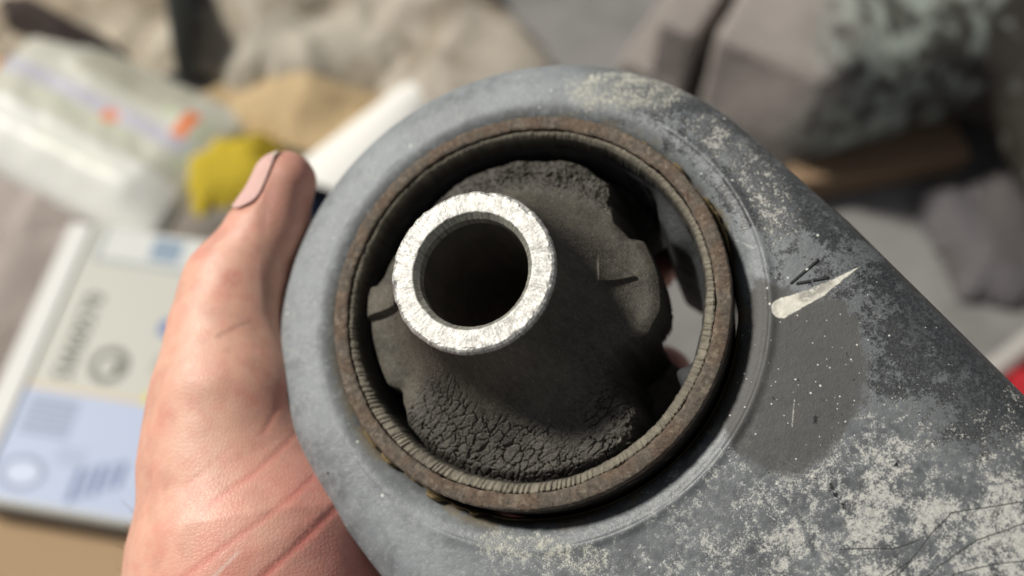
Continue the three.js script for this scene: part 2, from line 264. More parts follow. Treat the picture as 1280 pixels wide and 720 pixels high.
// pressed-in outer ring of rusty steel
const rust = (x, y, c, s = 1) => {
  const a = fbm(x * 0.35, y * 0.35, 2.2, 4), b = fbm(x * 1.7, y * 1.7, 5.1, 4), d = vn(x * 6, y * 6), k = (0.8 + 0.75 * (b - 0.5) + 0.5 * (d - 0.5)) * s, q = sst(0.4, 0.62, a);
  c[0] = lerp(0.20, 0.205, q) * k; c[1] = lerp(0.165, 0.148, q) * k; c[2] = lerp(0.13, 0.108, q) * k;
  if (b > 0.64) { const w = sst(0.64, 0.76, b) * 0.5; c[0] = lerp(c[0], 0.34, w); c[1] = lerp(c[1], 0.29, w); c[2] = lerp(c[2], 0.22, w); }
};
{
  const prof = dense([[33.05, -46], [33.05, -8]], 6).concat(dense([[33.05, -7.5], [33.05, -0.9], [32.75, -0.25], [32.1, 0], [30.9, -0.02], [30.5, -0.25], [30.45, -2.5]], 0.28), [[30.45, -46], [33.05, -46]]);
  const g = revolve(prof, 1100, {
    move: (t, r, z, j) => { const x = 33 * cos(t), y = 33 * sin(t), n = fbm(x * 1.1, y * 1.1, z * 0.7 + 9, 3) - 0.5, w = fbm(x * 0.2, y * 0.2, 3.3, 2) - 0.5; return z > -3 ? [r < 31 ? w * 0.5 + n * 0.35 : n * 0.2, z > -1 ? n * 0.34 : 0] : [0, 0]; },
    colour: (t, r, z, c) => rust(r * cos(t) + 0.4 * z, r * sin(t) + z, c, z < -1.2 ? 0.22 : 1),  // wall behind the front face darkened: its shade is painted into the rust
  });
  part('outer_ring', g, mat({ vertexColors: true, roughness: 0.82, metalness: 0.15, bumpMap: grain(0.006), bumpScale: 0.00016 }), arm, 'rusty brown steel ring pressed into the arm');
}
// thin ledge of dried rust-coloured sealant that runs beside the ring, lower left and upper right
{
  const g = sheet(500, 9, (i, j) => {
    const t = i / 499 * 2 * PI, n = fbm(t * 14, 3, 0, 4), on = max(sst(3.3, 3.7, t) * sst(4.85, 4.4, t), sst(0.25, 0.5, t) * sst(1.5, 1.1, t)), a = j / 8 * PI;
    const w = 0.1 + 0.6 * on * sst(0.3, 0.7, n), r = 33.75 + w * 0.75 - w * cos(a), z = -9.5 + (2 + 3 * on * sst(0.2, 0.75, n)) * sin(a);
    return [r * cos(t) * MM, r * sin(t) * MM, z * MM, t * 0.03, j * 0.0003];
  }, { colour: (i, j, c) => { const n = fbm(i * 0.11, j * 0.4, 0, 4); c[0] = 0.17 + 0.16 * n; c[1] = 0.125 + 0.11 * n; c[2] = 0.05 + 0.06 * n; } });
  part('sealant', g, mat({ vertexColors: true, roughness: 0.8, bumpMap: grain(0.005), bumpScale: 0.0002 }), arm, 'tan crumbly residue along the ring');
}
// ribbed rubber lip just inside the ring
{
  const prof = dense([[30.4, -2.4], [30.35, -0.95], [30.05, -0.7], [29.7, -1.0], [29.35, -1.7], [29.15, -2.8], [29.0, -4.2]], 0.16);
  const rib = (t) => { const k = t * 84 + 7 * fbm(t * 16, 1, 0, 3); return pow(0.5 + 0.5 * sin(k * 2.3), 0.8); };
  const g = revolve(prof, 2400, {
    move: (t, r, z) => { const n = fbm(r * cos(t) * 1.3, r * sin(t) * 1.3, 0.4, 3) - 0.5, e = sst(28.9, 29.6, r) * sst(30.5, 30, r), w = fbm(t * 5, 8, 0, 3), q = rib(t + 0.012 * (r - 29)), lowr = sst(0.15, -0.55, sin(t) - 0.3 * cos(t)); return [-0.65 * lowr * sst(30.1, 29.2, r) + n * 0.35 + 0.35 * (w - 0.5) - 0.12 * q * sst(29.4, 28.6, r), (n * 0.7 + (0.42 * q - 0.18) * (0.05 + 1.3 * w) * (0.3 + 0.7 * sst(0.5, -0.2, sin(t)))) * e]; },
    colour: (t, r, z, c) => { const n = fbm(r * cos(t) * 0.9, r * sin(t) * 0.9, 7.7, 4), d = vn(r * cos(t) * 5, r * sin(t) * 5, 2), k = (0.55 + 0.9 * n + 0.3 * (d - 0.5)) * lerp(0.22, 1, sst(29.05, 29.6, r)); c[0] = 0.21 * k; c[1] = 0.188 * k; c[2] = 0.147 * k; },  // inner slope darkened, painting in the shade under the rim
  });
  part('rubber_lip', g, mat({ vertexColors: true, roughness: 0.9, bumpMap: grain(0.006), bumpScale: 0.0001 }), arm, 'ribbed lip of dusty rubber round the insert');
}
// the rubber insert: a core with two voids, webs to the ring, and the lining inside the ring
const EC = [-3.5, -0.1];
{
  // angle (degrees), edge of the core's front, drop beyond it, width of the drop
  const K = [[-34, 21.5, 26, 4], [-27, 18.2, 26, 5], [-19, 19.2, 26, 3.5], [-12, 21.4, 26, 1.3], [0, 22.6, 26, 1], [17, 22.5, 26, 1], [29, 22.5, 26, 1], [35, 20.6, 25, 1.4], [43, 20.4, 24, 2.6], [52, 22.2, 20, 3.6], [61, 25.4, 12, 2.6], [75, 26.9, 9, 1.8], [105, 27.1, 9, 1.8], [128, 26.6, 10, 1.8], [142, 25.8, 14, 2], [152, 25.8, 20, 1.8], [168, 26.2, 22, 1.2], [174, 27.5, 22, 1], [188, 27.3, 22, 1], [200, 27.1, 22, 1.1], [211, 26.7, 22, 1.2], [217, 25.4, 20, 1.3], [222, 26.2, 16, 1.4], [229, 27.6, 8, 1.1], [240, 28.3, 2.5, 1.2], [262, 29, 1.5, 1], [290, 29, 1.5, 1], [308, 28.8, 2, 1], [316, 26, 8, 3], [326, 21.5, 26, 4]];
  const edge = (deg) => { deg = ((deg + 34) % 360 + 360) % 360 - 34; let i = 0; while (i + 2 < K.length && K[i + 1][0] <= deg) i++; const a = K[i], b = K[i + 1], t = sst(0, 1, (deg - a[0]) / (b[0] - a[0])); return [1, 2, 3].map((c) => lerp(a[c], b[c], t)); };
  const mark = [[12.4, 7.1], [12.9, 2.1], [18.2, 4.1]];
  const crackZone = (x, y, deg, r) => {
    const low = sst(219, 232, deg) * sst(334, 326, deg) * sst(14.5, 20.5, r + 3 * (fbm(x * 0.3, y * 0.3, 0, 3) - 0.5) - 3.5 * sst(0.3, 0.6, fbm(x * 0.12 + 9, y * 0.12, 0, 2)) + 1.2), top = sst(42, 56, deg) * sst(156, 142, deg) * sst(18, 22, r + 2 * (fbm(x * 0.4, y * 0.4, 3.3, 2) - 0.5));
    return [low, top];
  };
  const cracks = (x, y) => {
    const wx = 0.9 * (fbm(x * 0.8, y * 0.8, 0, 3) - 0.5), wy = 0.9 * (fbm(x * 0.8 + 30, y * 0.8, 0, 3) - 0.5), a = 0.7, X = (x * cos(a) + y * sin(a)), Y = (-x * sin(a) + y * cos(a));
    const [e1] = voro(X * 0.4 + wx, Y * 0.98 + wy), [e2, id] = voro(X * 1.1 + wx + 50, Y * 1.6 + wy), open = fbm(x * 0.25 + 70, y * 0.25, 0, 2);
    return [sst(0.10, 0.015, e1) * sst(0.3, 0.6, open + 0.12), sst(0.085, 0.01, e2) * sst(0.35, 0.6, fbm(x * 0.5 + 11, y * 0.5, 0, 2)), id];
  };
  const ST = 0.115, NG = Math.ceil(59 / ST), X0 = -29.5, hid = new Uint8Array(NG * NG), zz = new Float32Array(NG * NG), dirt = new Float32Array(NG * NG);
  for (let j = 0; j < NG; j++) for (let i = 0; i < NG; i++) {
    const x = X0 + i * ST, y = X0 + j * ST, r = hypot(x, y), deg = (atan2(y, x) * 180 / PI + 360) % 360, rs = hypot(x - EC[0], y - EC[1]), k = j * NG + i;
    if (r > 29.1 || rs < 12.2) { hid[k] = 1; zz[k] = rs < 12.2 ? 10 : -20; continue; }
    let [R, drop, w] = edge(deg > 326 ? deg - 360 : deg);
    const wob = vn(x * 0.22, y * 0.22) - 0.5, steep = w < 2.5 ? 1 : 0;
    R += steep * (0.5 * wob);
    let z = -2.2 + 17.2 * exp(-(rs - 12.5) / 3.5) + 0.6 * wob;
    z -= 1.6 * sst(236, 262, deg) * sst(330, 300, deg) * sst(14, 28, r);                                   // the lower web falls away from the sleeve
    z -= drop * sst(R - (w < 2.5 ? 0.7 : 0.4 * w), R + w, r);
    z -= 1.3 * pow(sst(R - 3, R + 0.2, r), 2) * sst(3, 2, w);
    z -= 1.1 * sst(26.6, 28.4, r) * sst(228, 240, deg) * sst(322, 312, deg);                               // furrow beside the lip
    z -= 1.4 * sst(19.5, 22.5, r + 1.2 * wob) * sst(48, 60, deg) * sst(150, 136, deg); const pocket = sst(3.6, 0.5, hypot((x - 20.5) * 0.8, (y + 11.5)) * 0.9 - 1.6); z -= 9 * pocket * sst(-3, -9, y);
    const [low, top] = crackZone(x, y, deg, r);
    if (low > 0) { const [a, b, id] = cracks(x, y); z -= low * (0.55 * a + 0.24 * b) - low * 0.10 * (id - 0.5); z += low * 0.25 * (fbm(x * 1.2, y * 1.2, 4.4, 3) - 0.5); }
    if (top > 0) { const [a, b] = cracks(x * 1.5 + 40, y * 1.5); z -= top * (0.5 * a + 0.3 * b); const q = ridge(x * 0.55 + 1.2 * vn(x * 0.5, y * 0.5), y * 0.8 + 2 * vn(x * 0.4 + 9, y * 0.4), 0, 4); z += top * (1.25 * (q - 0.62) + 0.3 * (fbm(x * 2, y * 2, 0, 3) - 0.5)); }
    const rough = sst(6, 2, hypot(x - 20.5, y + 20.5) - 2); z += rough * (1.5 * (ridge(x * 0.7, y * 0.9, 0, 4) - 0.6));
    // little block that stands proud on the left
    const bl = min(x + 27.6, -20 - x, 2.3 - 0.08 * (x + 24) - y, y + 2.7 - 0.12 * (x + 24)); z += 1.9 * sst(-0.25, 0.25, bl);
    const tri = polyd(x, y, mark); if (tri > -0.2) { const db = segd(x, y, [mark[1], mark[2]]); z += sst(-0.16, 0.12, tri) * 0.62 * clamp(1 - db / 4.6, 0, 1) + 0.12 * sst(-0.16, 0.1, tri); }
    z += 0.1 * sst(14.1, 13, rs) * (vn(x * 4, y * 4) - 0.4) * 2.2;                                       // torn edge against the sleeve
    zz[k] = max(z, -24); dirt[k] = max(low, 0.8 * top); const dq = deg > 180 ? deg - 360 : deg; if (z < -8 && r > R + 0.2 && dq > -31 && dq < 40 && r > lerp(20, 25.6, sst(-7, -17, dq))) hid[k] = 1;
  }
  const drop = (i, j) => hid[j * NG + i] + hid[j * NG + i + 1] + hid[(j + 1) * NG + i] + hid[(j + 1) * NG + i + 1] > 0;
  const core = sheet(NG, NG, (i, j) => [(X0 + i * ST) * MM, (X0 + j * ST) * MM, zz[j * NG + i] * MM], {
    keep: (i, j) => !drop(i, j),
    colour: (i, j, c) => {
      const x = X0 + i * ST, y = X0 + j * ST, a = fbm(x * 0.25 + 20, y * 0.25, 0, 4), b = fbm(x * 1.5, y * 1.5 + 9, 0, 3), d = vn(x * 5, y * 5), s = vn(x * 7.3 + 40, y * 7.3) > 0.9 ? 0.08 : 0, q = dirt[j * NG + i];
      const k = 0.078 + 0.07 * (a - 0.45) + 0.045 * (b - 0.5) + 0.035 * (d - 0.5) + s; const m = k * lerp(1, 0.9, q); c[0] = m * 1.09; c[1] = m * 0.985; c[2] = m * lerp(0.79, 0.85, q);
    },
  });
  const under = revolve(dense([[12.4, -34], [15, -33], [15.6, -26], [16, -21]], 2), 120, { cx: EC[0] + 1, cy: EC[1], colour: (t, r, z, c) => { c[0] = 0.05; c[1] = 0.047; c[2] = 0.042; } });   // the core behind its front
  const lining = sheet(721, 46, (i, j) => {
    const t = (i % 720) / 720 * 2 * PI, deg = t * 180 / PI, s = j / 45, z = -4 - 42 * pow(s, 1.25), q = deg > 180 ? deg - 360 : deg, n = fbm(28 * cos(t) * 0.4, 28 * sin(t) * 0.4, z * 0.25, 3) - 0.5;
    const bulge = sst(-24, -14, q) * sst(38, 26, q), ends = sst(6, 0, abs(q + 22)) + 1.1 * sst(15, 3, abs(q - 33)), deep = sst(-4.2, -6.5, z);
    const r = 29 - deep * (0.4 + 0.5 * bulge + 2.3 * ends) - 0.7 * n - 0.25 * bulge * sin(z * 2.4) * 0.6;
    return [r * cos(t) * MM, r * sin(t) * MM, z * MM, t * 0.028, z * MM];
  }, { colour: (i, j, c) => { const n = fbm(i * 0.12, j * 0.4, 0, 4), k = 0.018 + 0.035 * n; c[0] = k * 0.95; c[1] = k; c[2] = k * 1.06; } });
  part('rubber_insert', mergeGeometries([core, under, lining]), mat({ vertexColors: true, roughness: 0.62, bumpMap: grain(0.01), bumpScale: 0.0001, specularIntensity: 0.8 }), arm, 'dark cracked rubber with an arrow mark and open voids');
}
// inner sleeve: machined steel tube
{
  const prof = dense([[8.25, 13], [8.27, 15.9], [9.0, 16.95], [9.2, 17], [11.85, 17], [12.25, 16.75], [12.45, 16.3], [12.45, 8]], 0.13).concat([[12.45, -36], [8.25, -36]]);
  const g = revolve(prof, 900, {
    cx: EC[0], cy: EC[1],
    move: (t, r, z) => { const x = r * cos(t), y = r * sin(t), n = fbm(x * 1.3, y * 1.3, z * 0.6 + 3, 4) - 0.5, face = z > 16.9 ? 1 : 0, e = z > 15.9 && r > 11.7 ? 1 : 0, nick = e * sst(0.6, 0.74, fbm(x * 0.7, y * 0.7, 0, 4)); return [e * n * 0.24 - nick * 0.1 + (r < 9.4 && z > 13.5 ? n * 0.14 : 0), face * n * 0.14 + e * n * 0.3 - nick * 0.12]; },
    colour: (t, r, z, c) => {
      const x = r * cos(t), y = r * sin(t), n = fbm(x * 0.9, y * 0.9, 1.4, 4), f = vn(x * 4, y * 4, 3), b = vn(t * 60, r * 0.6, 2);
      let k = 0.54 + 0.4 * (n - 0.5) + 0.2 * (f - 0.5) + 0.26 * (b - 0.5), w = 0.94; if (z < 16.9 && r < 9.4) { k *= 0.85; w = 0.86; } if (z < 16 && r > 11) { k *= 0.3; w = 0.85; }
      const m = sst(0.9, 0.3, hypot((x + 11.6) * 1.3, (y + 2.4) * 0.6) + 0.8 * (n - 0.5)) * 0.85; k = lerp(k, 0.13, m); c[0] = k; c[1] = k * 0.985; c[2] = k * w;
    },
  });
  part('inner_sleeve', g, mat({ vertexColors: true, roughness: 0.7, roughnessMap: grain(0.012), metalness: 0.75, bumpMap: grain(0.016), bumpScale: 0.00004 }), arm, 'bright machined metal sleeve in the middle of the rubber');
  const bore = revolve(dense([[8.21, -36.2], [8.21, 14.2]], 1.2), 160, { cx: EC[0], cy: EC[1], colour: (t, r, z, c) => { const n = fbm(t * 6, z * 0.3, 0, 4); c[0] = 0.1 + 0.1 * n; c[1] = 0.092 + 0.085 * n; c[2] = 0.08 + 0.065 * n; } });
  part('bore', bore, mat({ vertexColors: true, roughness: 0.7, metalness: 0.2, bumpMap: grain(0.006), bumpScale: 0.0001 }), arm, 'dark brown hole through the sleeve');
}

// ---------------------------------------------------------------- the hand (own axes: x right, y up along the forearm's picture, z towards the viewer; mm)
const hand = thing('hand', 'bare left hand holding the control arm, thumb along its rim', 'hand');
{
  hand.quaternion.setFromAxisAngle(new THREE.Vector3(1, 0, 0), -PITCH);
  hand.position.copy(camera.position);
  const J = (px, py, d, r) => [(px - 640) / 1177.5 * d, (360 - py) / 1177.5 * d, -d, r];
  const off = J(310, 860, 182, 0); hand.position.add(new THREE.Vector3(off[0], off[1], off[2]).multiplyScalar(MM).applyQuaternion(hand.quaternion));
  const L = (p) => [p[0] - off[0], p[1] - off[1], p[2] - off[2], p[3]], j = (...a) => L(J(...a));
  const tip = j(356, 228, 179, 6.0), t2 = j(334, 290, 179, 7.1), ip = j(299, 354, 178, 9.1), pp = j(284, 410, 175, 9.6), mcp = j(288, 490, 172, 11), th1 = j(286, 575, 171, 13), th2 = j(326, 662, 171, 19), th3 = j(336, 765, 172, 22.5), wr = j(310, 860, 182, 25), fa = j(305, 1250, 186, 27);
  const chains = [
    [tip, t2, ip, pp, mcp, th1, th3], [th1, th2, th3], [mcp, j(318, 560, 176, 10), th2], [th3, wr, fa],
    [wr, j(420, 420, 214, 9.5), j(590, 335, 208, 8.6), j(720, 324, 205, 7.6), j(806, 330, 199, 7)],
    [wr, j(440, 560, 208, 9.6), j(620, 478, 206, 8.8), j(740, 474, 202, 7.8), j(824, 474, 196, 7.2)],
    [j(330, 860, 190, 20), j(430, 690, 206, 9.2), j(600, 615, 203, 8.4), j(720, 600, 199, 7.4), j(790, 595, 193, 6.8)],
    [j(340, 880, 190, 18), j(440, 800, 206, 8.6), j(580, 740, 203, 7.4), j(680, 715, 198, 6.6), j(740, 705, 192, 6)],
    [j(318, 560, 176, 9), j(370, 560, 194, 9.5), j(430, 480, 208, 9)],   // web between thumb and palm
    [j(350, 700, 186, 17), j(420, 600, 200, 12)],
  ];
  const bb = chains.map((c) => { const lo = [1e9, 1e9, 1e9], hi = [-1e9, -1e9, -1e9]; for (const q of c) for (let a = 0; a < 3; a++) { lo[a] = min(lo[a], q[a] - q[3]); hi[a] = max(hi[a], q[a] + q[3]); } return [lo, hi]; });
  const creases = [[[299, 553], [279, 573], [246, 600], [222, 618]], [[392, 596], [377, 610], [345, 634], [319, 651], [280, 681], [239, 711]], [[424, 630], [416, 637], [400, 652], [377, 673], [348, 698], [316, 724]], [[365, 545], [357, 556], [330, 583], [300, 604], [276, 622]], [[368, 372], [356, 352], [342, 344]], [[300, 404], [282, 412], [268, 420]], [[372, 300], [362, 322], [350, 332]], [[348, 470], [344, 510], [332, 540]]].map((c) => c.map(([a, b]) => { const q = j(a, b, 160, 0); return [q[0], q[1]]; }));
  const cw = [0.8, 0.9, 1.1, 0.9, 0.7, 0.6, 0.6, 0.8], cd = [0.03, 0.08, 0.15, 0.08, 0.06, 0.04, 0.05, 0.08];
  const groove = (x, y, k) => segd(x, y, creases[k]);
  const front = (z) => sst(-8, -2, z - 0);     // creases only on the side of the hand that faces up
  // the nail's own frame on the thumb
  const ax = new THREE.Vector3(tip[0] - t2[0], tip[1] - t2[1], tip[2] - t2[2]).normalize(), dor = new THREE.Vector3(-0.88, 0.10, 0.47); dor.addScaledVector(ax, -dor.dot(ax)).normalize(); const sid = ax.clone().cross(dor);   // dor = out of the nail
  const nailXY = (x, y, z) => { const q = new THREE.Vector3(x - tip[0], y - tip[1], z - tip[2]); return [q.dot(ax), atan2(q.dot(sid), q.dot(dor)), q.dot(dor)]; };
  const dipped = (x, y, z) => { let m = 0; if (z > -60) for (let k = 0; k < 8; k++) { const d = groove(x, y, k); if (d < cw[k] * 2) m = max(m, cd[k] * sst(cw[k], 0, d)); } return m; };
  const body = (x, y, z) => {
    const p = [x, y, z]; let d = 1e9;
    for (let c = 0; c < chains.length; c++) {
      const [lo, hi] = bb[c], out = hypot(max(lo[0] - x, x - hi[0], 0), max(lo[1] - y, y - hi[1], 0), max(lo[2] - z, z - hi[2], 0)); if (out > min(d, 30) + 9) continue;
      let e = 1e9; const q = chains[c]; for (let i = 0; i + 1 < q.length; i++) e = smin(e, cone3(p, q[i], q[i + 1]), c ? 5 : 3);
      d = smin(d, e, c > 3 && c < 8 ? 3.5 : 9);
    }
    return d;
  };
  const dIP = (x, y, z) => exp(-(((x - ip[0] + 8.5) ** 2) + (y - ip[1]) ** 2 + ((z - ip[2] - 2) ** 2)) / 26);
  const skin = (x, y, z) => {
    let d = body(x, y, z); if (d > 4 || d < -6) return d;
    d += 0.2 * (fbm(x * 0.16 + 9, y * 0.16, z * 0.16 + 4, 2) - 0.5) - 0.75 * dIP(x, y, z);
    if (z > -25) d += dipped(x, y, z);
    const [s, a, h] = nailXY(x, y, z);
    if (s > -12 && s < 9 && abs(a) < 1.6 && h > 0) { const e = max(abs(a) / 0.78, abs(s + 1.2) / 7), q = pow(pow(abs(a) / 0.78, 4) + pow(abs(s + 1.2) / 6.8, 4), 0.25); d += 0.55 * sst(1.10, 0.98, q) * sst(1.6, 0.6, e); }
    return d;
  };
  const cA = th1, cB = tip;
  const colour = (x, y, z, c, n) => {
    const a = fbm(x * 0.08 + 3, y * 0.08, z * 0.08 + 2, 4), b = fbm(x * 0.45, y * 0.45, z * 0.45 + 7, 3), f = vn(x * 1.9, y * 1.9, z * 1.9 + 3), palm = sst(-14, 10, (x - th2[0]) * 0.75 - (y - th2[1] - 2) * 0.5 + 8 * (a - 0.5));
    c[0] = 0.72; c[1] = 0.40; c[2] = 0.295;
    const to = (m, r, g, bl) => { c[0] = lerp(c[0], r, m); c[1] = lerp(c[1], g, m); c[2] = lerp(c[2], bl, m); };
    to(0.85 * palm, 0.74, 0.295, 0.25); to(0.6 * sst(0.42, 0.68, a), 0.73, 0.455, 0.34); to(0.5 * sst(0.46, 0.66, b), 0.68, 0.31, 0.24); to(0.5 * sst(0.56, 0.7, fbm(x * 0.14 + 50, y * 0.14, z * 0.14 + 5, 3)), 0.62, 0.24, 0.185); to(0.13 * sst(0.52, 0.66, fbm(x * 0.3 + 80, y * 0.22, z * 0.3 + 8, 4)), 0.22, 0.15, 0.11); to(0.25 * sst(0.55, 0.8, f), 0.78, 0.5, 0.4);
    const tp = sst(10, -2, hypot(x - tip[0], y - tip[1], z - tip[2]) - 7); to(0.5 * tp, 0.60, 0.25, 0.20);
    const lines = [0.15, 0.36, 0.62, 0.3, 0.2, 0.2, 0.2, 0.25], wd = [0.8, 0.9, 1.2, 0.9, 0.8, 0.7, 0.8, 1.2];
    if (z > -25) for (let k = 0; k < 8; k++) { const d = groove(x, y, k) + 0.5 * (b - 0.5); if (d < wd[k]) { const m = lines[k] * sst(wd[k], 0.1, d); if (k === 5) to(m * 1.6, 0.2, 0.13, 0.1); else to(m, 0.66, 0.17, 0.15); } }
    const w = segd(x, y, [[j(324, 664, 160, 0)[0], j(324, 664, 160, 0)[1]], [j(272, 716, 160, 0)[0], j(272, 716, 160, 0)[1]]]) ; if (w < 0.5) to(0.55 * sst(0.4, 0.1, w), 0.8, 0.66, 0.58);
    const [s, an, h] = nailXY(x, y, z);
    if (h > 0 && s > -13 && s < 9) { const q = pow(pow(abs(an) / 0.78, 4) + pow(abs(s + 1.2) / 6.8, 4), 0.25), m = sst(0.13, 0.02, abs(q - 1.05)) * (0.5 + 0.8 * b); to(m * (an > 0 && s > -1 ? 0.35 : 0.04), 0.07, 0.05, 0.045); }
  };
  const g = sdfMesh(skin, [-52, -70, -60], [118, 132, 46], 0.75, { colour, uv: (x, y, z) => { const a = atan2(x - (cA[0] + 6), z - cA[2]); return [a * 0.02, y * MM]; } });
  const fine = dataTex(512, 512, (x, y, o) => {   // fine criss-cross skin lines
    const per = (f, s) => { const u = x / 512 * f, v = y / 512 * f, U = floor(u), V = floor(v); let best = 9, sec = 9; for (let b = -1; b < 2; b++) for (let a = -1; a < 2; a++) { const i = ((U + a) % f + f) % f, k = ((V + b) % f + f) % f, d = hypot(U + a + h3(i, k, s) - u, V + b + h3(i, k, s + 1) - v); if (d < best) { sec = best; best = d; } else if (d < sec) sec = d; } return sst(0, 0.35, sec - best); };
    o[0] = 0.5 * per(26, 3) + 0.35 * per(48, 8) + 0.15 * h3(x, y, 4); o[1] = 0.85 + 0.15 * o[0]; o[2] = 0;
  });
  fine.repeat.set(1 / 0.02, 1 / 0.02);
  part('skin', g, mat({ vertexColors: true, roughness: 0.45, roughnessMap: fine, bumpMap: fine, bumpScale: 0.00004, specularIntensity: 0.85, sheen: 0.2, sheenColor: lin(0.9, 0.5, 0.4), sheenRoughness: 0.5 }), hand);
  // thumbnail: a curved plate let into the skin
  const NU = 40, NV = 44, q = new THREE.Vector3(), nail = (lift) => sheet(NU, NV, (i, k) => {
    const u = i / (NU - 1) * 2 - 1, v = k / (NV - 1) * 2 - 1, e = sqrt(max(0, 1 - pow(abs(v), 4) * 0.55)), an = u * 0.74 * e, s = -1.2 + v * 6.4 * sqrt(max(0, 1 - pow(abs(u), 4) * 0.35));
    const dir = dor.clone().multiplyScalar(cos(an)).addScaledVector(sid, sin(an)); let lo = 2, hi = 14;
    for (let it = 0; it < 26; it++) { const m = (lo + hi) / 2; q.set(tip[0], tip[1], tip[2]).addScaledVector(ax, s).addScaledVector(dir, m); if (body(q.x, q.y, q.z) < 0) lo = m; else hi = m; }
    q.set(tip[0], tip[1], tip[2]).addScaledVector(ax, s).addScaledVector(dir, lo + lift);
    return [q.x * MM, q.y * MM, q.z * MM, u * 0.006, v * 0.007];
  }, { flip: lift < 0, colour: (i, k, c) => { const v = k / (NV - 1) * 2 - 1, n = vn(i * 0.8, k * 0.1), f = sst(0.78, 0.86, v); c[0] = lerp(0.74, 0.72, f) + 0.06 * (n - 0.5); c[1] = lerp(0.47, 0.58, f) + 0.05 * (n - 0.5); c[2] = lerp(0.42, 0.48, f); } });
  part('thumbnail', mergeGeometries([nail(0.12), nail(-0.5)]), mat({ vertexColors: true, roughness: 0.5, bumpMap: grain(0.01), bumpScale: 0.0001 }), hand, 'pink thumbnail with dirt along its edge');
  // short hairs on the edge of the wrist
  const r = rng(77), hs = [];
  for (let k = 0; k < 26; k++) {
    const py = 640 + 90 * r(), b = j(171, py, 171 + 8 * (r() - 0.5), 0), l = 2 + 3.5 * r(), s = new THREE.Vector3(b[0] + 1.6, b[1], b[2]), e = s.clone().add(new THREE.Vector3(-1.6 - 0.5 * l, l * (0.15 + 0.7 * r()), l * (r() - 0.4)));
    const m = s.clone().lerp(e, 0.5).add(new THREE.Vector3(-0.4, -0.5, 0.3)), cv = new THREE.QuadraticBezierCurve3(...[s, m, e].map((p) => p.multiplyScalar(MM)));
    hs.push(new THREE.TubeGeometry(cv, 6, 0.00004, 4));
  }
  part('wrist_hair', mergeGeometries(hs), mat({ color: lin(0.25, 0.17, 0.1), roughness: 0.6 }), hand).userData.kind = 'stuff';
}

// ---------------------------------------------------------------- the clutter on the floor behind (metres)
// a slack crumpled body lying on the floor: rx, rz half sizes, h its height
function crumple(rx, rz, h, seed, { n = 110, folds = 1.5, sq = 4.5, colour, flat = 0 } = {}) {
  return sheet(n, n, (i, j) => {
    const u = i / (n - 1) * 2 - 1, v = j / (n - 1) * 2 - 1, a = atan2(v, u), m = max(abs(u), abs(v)), ed = 1 + 0.34 * (fbm(cos(a) * 2.4 + seed, sin(a) * 2.4, 0.5, 4) - 0.5) * 2, sx = cos(a), sy = sin(a), R = pow(pow(abs(sx), sq) + pow(abs(sy), sq), -1 / sq), x = m * R * sx * ed * rx, z = -m * R * sy * ed * rz;
    const k = 15, w = 0.02 * fbm(x * 20 + seed, z * 20, 0, 2), f = 0.5 * ridge((x + w) * k + seed * 3, z * k, 0, 2) + 0.5 * (1 - abs(2 * fbm((x * 0.8 + z * 0.6) * 30 + seed, (z * 0.8 - x * 0.6) * 11, 0, 2) - 1)), g = fbm(x * 14 + seed, z * 14 + 5, 0, 3), rim = pow(max(0, 1 - pow(m, 2 + flat)), 0.5);
    const y = rim * h * (0.55 + 0.55 * (f - 0.45) * folds + 0.7 * (g - 0.5) * folds + 0.2);
    return [x, max(0.0006, y) - (m > 0.999 ? 0.0006 : 0), z, x, z];
  }, { colour });
}
const plain = (r, g, b, vary = 0.45, s = 42) => (i, j, c, q) => { const n = 1 + vary * 0.5 * (fbm(q[0] * s * 3, q[2] * s * 3 + r * 50, 0, 2) - 0.5); const m = sst(0.57, 0.59, fbm(q[0] * 26 + r * 90, q[2] * 26 + q[0] * 12, 0, 3)) * vary; c[0] = r * (1 - 0.4 * m); c[1] = g * (1 - 0.46 * m); c[2] = b * (1 - 0.54 * m); c[0] *= n; c[1] *= n; c[2] *= n; };
function lay(name, geo, m, label, cat, x, z, ry = 0) { return solo(name, geo, m, label, cat, [x, 0, z], ry); }
const cloth = (o = {}) => mat({ vertexColors: true, roughness: 0.85, bumpMap: grain(0.02), bumpScale: 0.0005, ...o });
lay('sack', crumple(0.1, 0.055, 0.03, 3.1, { colour: plain(0.58, 0.5, 0.39, 0.6) }), cloth(), 'crumpled beige sack in the far left corner behind the white packet', 'sack', -0.235, -0.425, -0.25);
lay('sack', crumple(0.085, 0.06, 0.034, 7.7, { colour: plain(0.58, 0.53, 0.44, 0.6) }), cloth(), 'pale grey crumpled sack at the top, above the ochre paper', 'sack', -0.135, -0.41, 0.1);
lay('paper_wad', crumple(0.066, 0.032, 0.026, 12.4, { colour: plain(0.62, 0.46, 0.26, 0.5) }), cloth(), 'ochre crumpled paper between the pale sack and the thumb tip', 'paper', -0.128, -0.343, -0.35);
lay('plastic_film', crumple(0.055, 0.085, 0.026, 15.9, { colour: plain(0.54, 0.48, 0.4, 0.6) }), cloth({ roughness: 0.5 }), 'taupe crumpled plastic film behind the white paper cone', 'plastic film', -0.045, -0.40, 0.35);
lay('plastic_film', crumple(0.048, 0.046, 0.024, 21.3, { colour: plain(0.27, 0.235, 0.2, 0.4) }), cloth({ roughness: 0.5 }), 'dark taupe crumpled film between the white packet and the yellow cloth', 'plastic film', -0.178, -0.277, 0.5);
lay('plastic_film', crumple(0.075, 0.08, 0.02, 27.7, { colour: plain(0.5, 0.43, 0.39, 0.3) }), cloth({ roughness: 0.5 }), 'pinkish grey film at the left edge beside the printed carton', 'plastic film', -0.295, -0.235, 0.3);
